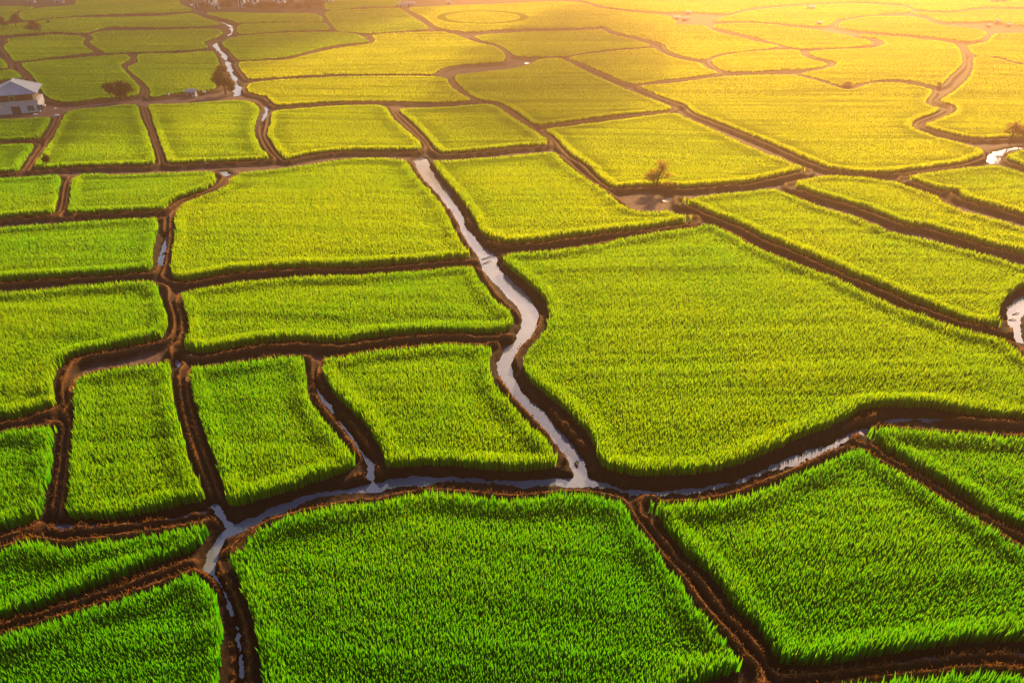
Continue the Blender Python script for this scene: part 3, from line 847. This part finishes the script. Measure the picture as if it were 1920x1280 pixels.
# ---- trees
def tree(px, py, h_, w_, label, col, group=None, lean=0.0, lobes=None, nleaf=1500, name="tree", cat="tree", leaf=.16, seed=1, thin=.75):
    X, Y, zz = at(px, py)
    o = empty(name, (X, Y, zz - .05))
    tag(o, label, cat, group)
    rg = np.random.default_rng(seed)
    lobes = lobes or [(-.28, .55, .30), (.25, .6, .3), (0, .8, .28), (-.05, .5, .3), (.3, .42, .2)]
    r0 = max(.035, h_ * .03)
    tr = MB()
    top = (lean * h_ * .4, 0, h_ * .55)
    tr.tube([(0, 0, -.2), (lean*h_*.1, .0, h_*.18), (lean*h_*.22, .02, h_*.34), top], [r0*1.25, r0, r0*.8, r0*.5])
    for (lx, lz, lr) in lobes:
        e_ = (lx*w_ + lean*h_*.4, rg.uniform(-.2, .2)*w_, lz*h_ + .05*h_)
        st = (lean*h_*.2, .02, h_*.3)
        mid = tuple((a + b_)/2 + rg.uniform(-.04, .04)*h_ for a, b_ in zip(st, e_))
        tr.tube([st, mid, e_], [r0*.55, r0*.4, r0*.15], 5)
        for _ in range(3):
            e2 = tuple(a + rg.uniform(-1, 1)*lr*w_*.6 for a in e_)
            tr.tube([mid, tuple((a+b_)/2 for a, b_ in zip(mid, e2)), e2], [r0*.3, r0*.2, r0*.08], 4)
    tr.build("trunk", M_BARK, o, True)
    wsum = np.array([l_[2]**2 for l_ in lobes]); wsum /= wsum.sum()
    C = []
    for (lx, lz, lr), wt in zip(lobes, wsum):
        nclump = 11
        for _ in range(nclump):
            dv = rg.normal(size=3); dv /= np.linalg.norm(dv); dv *= rg.uniform(.35, 1)
            cc = np.array([lx*w_ + lean*h_*.4, 0, lz*h_]) + dv * np.array([lr*w_, lr*w_, lr*h_*.6])
            m_ = int(nleaf*wt/nclump)
            C.append(cc + rg.normal(size=(m_, 3)) * lr * w_ * .24 * np.array([1, 1, .8]))
    C = np.concatenate(C)
    n_ = len(C)
    a = rg.normal(size=(n_, 3)); a /= np.linalg.norm(a, axis=1)[:, None]
    b_ = rg.normal(size=(n_, 3)); b_ -= (a*b_).sum(1)[:, None]*a; b_ /= np.linalg.norm(b_, axis=1)[:, None]
    s_ = leaf * rg.uniform(.6, 1.3, n_)[:, None]
    V_ = np.stack([C - a*s_, C + b_*s_*.45, C + a*s_, C - b_*s_*.45], 1).reshape(-1, 3)
    cl = np.ones((n_, 4, 4)); cl[:, :, :3] = (np.array(col)*rg.uniform(.6, 1.4, (n_, 1)))[:, None, :]
    me_ = np_mesh("crown", V_, np.arange(n_*4), np.arange(n_)*4, {"Col": ("FLOAT_COLOR", cl.reshape(-1, 4))})
    link("crown", me_, M_TREE, o)
    return o


OLIVE = (.055, .06, .014); BROWNL = (.085, .06, .02); ORANGE = (.30, .25, .05)
tree(226, 189, 2.6, 4.2, "dense dark round tree by the zigzag ditch, right of the white house", (.06, .06, .018), lobes=[(-.33, .68, .2), (-.2, .55, .22), (.05, .45, .2), (.12, .78, .2), (.3, .7, .2), (.36, .5, .16), (.12, .25, .16), (-.02, .3, .14)], nleaf=3600, seed=3)
tree(424, 177, 4.4, 3.6, "tall leaning olive tree beside the upper left stream", (.10, .085, .02), lean=-.12, lobes=[(.05, .9, .2), (-.12, .72, .24), (-.32, .5, .2), (.1, .55, .25), (.35, .4, .22), (.3, .22, .2), (-.1, .38, .2)], nleaf=3000, seed=5)
tree(1231, 352, 3.3, 3.0, "orange-brown lone tree on the round mud pond's far rim", ORANGE, lean=.08, lobes=[(-.3, .42, .24), (-.1, .5, .24), (-.2, .3, .2), (.1, .78, .22), (.12, .6, .2), (.25, .42, .18)], nleaf=1300, seed=8, leaf=.115)
tree(1255, 352, .75, 1.5, "low sparse orange shrub on the pond rim beside the lone tree", ORANGE, nleaf=350, seed=9, name="shrub", cat="shrub", leaf=.11)
tree(1894, 263, 2.9, 2.1, "bare-looking brown tree at the right edge above the white puddle", (.20, .12, .04), lobes=[(-.2, .78, .24), (.1, .85, .22), (.28, .68, .2), (-.28, .58, .2), (.05, .6, .25)], nleaf=700, seed=12, leaf=.12)
tree(1914, 266, 1.9, 2.4, "bushy low brown tree cut by the right edge above the white puddle", (.16, .10, .04), nleaf=1000, seed=13, leaf=.13)
G3 = "three small trees at the upper left"
tree(8, 56, 3.1, 2.3, "leftmost of the three small trees at the upper left", BROWNL, G3, nleaf=1000, seed=21)
tree(31, 53, 3.7, 2.2, "tallest, middle one of the three small trees at the upper left", BROWNL, G3, nleaf=1000, seed=22)
tree(66, 63, 2.7, 3.4, "widest, rightmost of the three small trees at the upper left", BROWNL, G3, nleaf=1300, seed=23)
tree(91, 45, .8, .9, "tiny lone bush in the rice right of the three small trees", BROWNL, nleaf=160, seed=24, name="shrub", cat="shrub")
tree(89, 312, 1.55, .85, "thin lone sapling at a paddy's lower left corner", (.07, .06, .015), nleaf=420, seed=25, name="sapling", cat="sapling", leaf=.11)
tree(1759, 163, .8, .8, "tiny orange bush where the winding ditch meets the long bank", ORANGE, nleaf=180, seed=26, name="shrub", cat="shrub")
tree(1588, 165, .8, 2.0, "low orange scrub mound on the long bank at right", ORANGE, nleaf=420, seed=27, name="shrub", cat="shrub")
GT = "trees among the far village"
TV = [(358, 6, "left end"), (383, 18, "lower left"), (418, 5, "back left"), (424, 18, "front left"), (446, 7, "left of the tall house"), (466, 18, "front, below the tall house"),
      (487, 19, "front middle"), (512, 17, "front, right of the middle"), (531, 19, "front, below the faded red roof"), (549, 12, "middle right"), (568, 6, "back right"), (577, 19, "lower right"), (596, 15, "right end"), (604, 6, "rear right end")]
for i, (px_, py_, wh) in enumerate(TV):
    tree(px_, py_, RNG.uniform(1.5, 2.5), RNG.uniform(2.4, 4.2), "brown bushy village tree at the village's " + wh, (.15, .085, .05), GT, nleaf=700, seed=40 + i, leaf=.3, name="village_tree")


# ---- small things
def sack(px, py, r, label, seed):
    X, Y, zz = at(px, py)
    o = MB().lump((0, 0, r[2]*.8), r, seed).build("sack", M_SACK, None, True)
    o.location = (X, Y, zz); tag(o, label, "sack", "white sacks lying about")


sack(104, 206, (.18, .18, .16), "small white sack in the yard right of the white house", 1)
sack(107, 219, (.40, .22, .18), "long white sack at the head of the ditch below the house yard", 2)
sack(66, 216, (.34, .2, .1), "flat pale sack in front of the white house", 3)
sack(317, 181, (.16, .16, .2), "small white sack on the bank left of the tin shed", 4)
sack(352, 180, (.14, .14, .18), "small white sack against the left wall of the tin shed", 5)
sack(383, 174, (.3, .2, .15), "white sack on the bank right of the tin shed", 6)
X, Y, zz = at(82, 203)
ct = empty("handcart", (X, Y, zz), .3); tag(ct, "small white two-wheeled handcart parked against the white house", "cart")
MB().box(-.34, .34, -.22, .22, .2, .26).box(-.34, .34, -.22, -.18, .26, .5).box(-.34, .34, .18, .22, .26, .5).box(-.34, -.30, -.18, .18, .26, .5).box(.30, .34, -.18, .18, .26, .5).build("tray", M_SACK, ct)
for sy in (-.27, .27):
    MB().tube([(0, sy-.03, .2), (0, sy+.03, .2)], [.2, .2], 14).build("wheel", M_RUBBER, ct)
MB().tube([(.34, .15, .3), (.9, .15, .45)], [.02, .02]).tube([(.34, -.15, .3), (.9, -.15, .45)], [.02, .02]).tube([(.9, -.17, .45), (.9, .17, .45)], [.02, .02]).build("handle", M_TWIG, ct)


def wat(px, py):
    X, Y = ground(px, py, WLEV); return float(X), float(Y)


X, Y = wat(1081, 871)
o = MB().lump((0, 0, 0), (.1, .24, .13), 4).lump((.05, .2, 0), (.08, .1, .09), 6).build("mud_clod", M_CLOD, None, True)
o.location = (X, Y, WLEV); tag(o, "dark clod of mud sticking out of the river near its mouth", "clod")
for (p0, p1, lab) in [((903, 487), (925, 481), "twig lying across the narrow river below the side banks' junction"),
                      ((905, 496), (921, 489), "shorter twig in the narrow river, nearer than the other one"),
                      ((1898, 590), (1912, 588), "short stick across the curved white pool, farther of two"),
                      ((1891, 600), (1906, 601), "short stick across the curved white pool, nearer of two")]:
    a = wat(*p0); b_ = wat(*p1)
    mid = ((a[0]+b_[0])/2, (a[1]+b_[1])/2)
    o = MB().tube([(a[0]-mid[0], a[1]-mid[1], 0), (.03, .05, .05), (b_[0]-mid[0], b_[1]-mid[1], .02)], [.03, .035, .015], 6).tube([(.03, .05, .05), (.15, .2, .08)], [.02, .008], 5).build("twig", M_TWIG)
    o.location = (mid[0], mid[1], WLEV + .02); tag(o, lab, "twig")

# ---- clouds high beyond the top of the picture, shading parts of the plain
ALT = 190.0
CM = bpy.data.materials.new("cloud_vapour"); CM.use_nodes = True
n = CM.node_tree.nodes; n.remove(n["Principled BSDF"])
vs = n.new("ShaderNodeVolumePrincipled"); vs.inputs["Color"].default_value = (1, 1, 1, 1); vs.inputs["Density"].default_value = .045; vs.inputs["Anisotropy"].default_value = .3
CM.node_tree.links.new(vs.outputs[0], n["Material Output"].inputs["Volume"])
SH = [([(-300, 250), (380, 240), (490, 150), (620, 90), (760, 40), (860, 10), (800, -20), (300, -40), (-300, -20)], "broad thin grey cloud, the left one"),
      ([(740, 185), (800, 110), (900, 60), (1000, 15), (1150, 5), (1280, 60), (1300, 120), (1260, 185), (1110, 255), (900, 250)], "thin grey cloud, the right one")]
for ci_, (pp, lab) in enumerate(SH):
    q = smooth_closed(pp, 5)
    X, Y = ground(q[:, 0], q[:, 1], 0.5)
    poly = np.stack([X, Y], 1)
    sh = np.array([sun_dir.x, sun_dir.y]) * (ALT / sun_dir.z)
    lo, hi = poly.min(0), poly.max(0)
    st = 5.0
    gx = np.arange(lo[0], hi[0] + st, st); gy = np.arange(lo[1], hi[1] + st, st)
    A, B = np.meshgrid(gx, gy, indexing="ij")
    Q = np.stack([A.ravel(), B.ravel()], 1)
    ins = inside(Q, poly); ed = seg_dist(Q, poly, np.roll(poly, -1, 0))
    th = np.where(ins, sstep(0, 16, ed), 0).reshape(A.shape) * (6 + 8 * fbm(A * .04, B * .04, 31 + ci_, 3))
    keep = th > .05
    mb = MB(); top = {}; bot = {}
    for i in range(A.shape[0]):
        for j in range(A.shape[1]):
            if keep[i, j]:
                p_ = (A[i, j] + sh[0], B[i, j] + sh[1])
                top[i, j] = len(mb.v); mb.v.append((*p_, ALT + th[i, j])); bot[i, j] = len(mb.v); mb.v.append((*p_, ALT - th[i, j] * .25))
    cells = {(i, j) for i in range(A.shape[0]-1) for j in range(A.shape[1]-1) if keep[i, j] and keep[i+1, j] and keep[i, j+1] and keep[i+1, j+1]}
    for (i, j) in cells:
        mb.f.append((top[i, j], top[i+1, j], top[i+1, j+1], top[i, j+1])); mb.f.append((bot[i, j+1], bot[i+1, j+1], bot[i+1, j], bot[i, j]))
        if (i-1, j) not in cells: mb.f.append((top[i, j], top[i, j+1], bot[i, j+1], bot[i, j]))
        if (i+1, j) not in cells: mb.f.append((top[i+1, j+1], top[i+1, j], bot[i+1, j], bot[i+1, j+1]))
        if (i, j-1) not in cells: mb.f.append((top[i+1, j], top[i, j], bot[i, j], bot[i+1, j]))
        if (i, j+1) not in cells: mb.f.append((top[i, j+1], top[i+1, j+1], bot[i+1, j+1], bot[i, j+1]))
    tag(mb.build("cloud", CM, None, True), lab, "cloud", kind="stuff")


# ------------------------------------------------------------------ hazy evening air
hm = bpy.data.materials.new("haze_air"); hm.use_nodes = True
n = hm.node_tree.nodes
n.remove(n["Principled BSDF"])
pv = n.new("ShaderNodeVolumePrincipled")
pv.inputs["Color"].default_value = (0.86, 0.50, 0.31, 1)
pv.inputs["Density"].default_value = 0.0020
pv.inputs["Anisotropy"].default_value = 0.84
hm.node_tree.links.new(pv.outputs[0], n["Material Output"].inputs["Volume"])
x0, x1, y0, y1, z0, z1 = -4010, 4010, -210, 4010, -2.6, 31.0
hv = np.array([(a, b_, c) for a in (x0, x1) for b_ in (y0, y1) for c in (z0, z1)], float)
hf = [(0, 1, 3, 2), (4, 6, 7, 5), (0, 4, 5, 1), (2, 3, 7, 6), (0, 2, 6, 4), (1, 5, 7, 3)]
me = np_mesh("haze", hv, np.array(hf).ravel(), np.arange(6) * 4)
tag(link("haze", me, hm), "warm evening haze over the plain", "haze", kind="stuff")
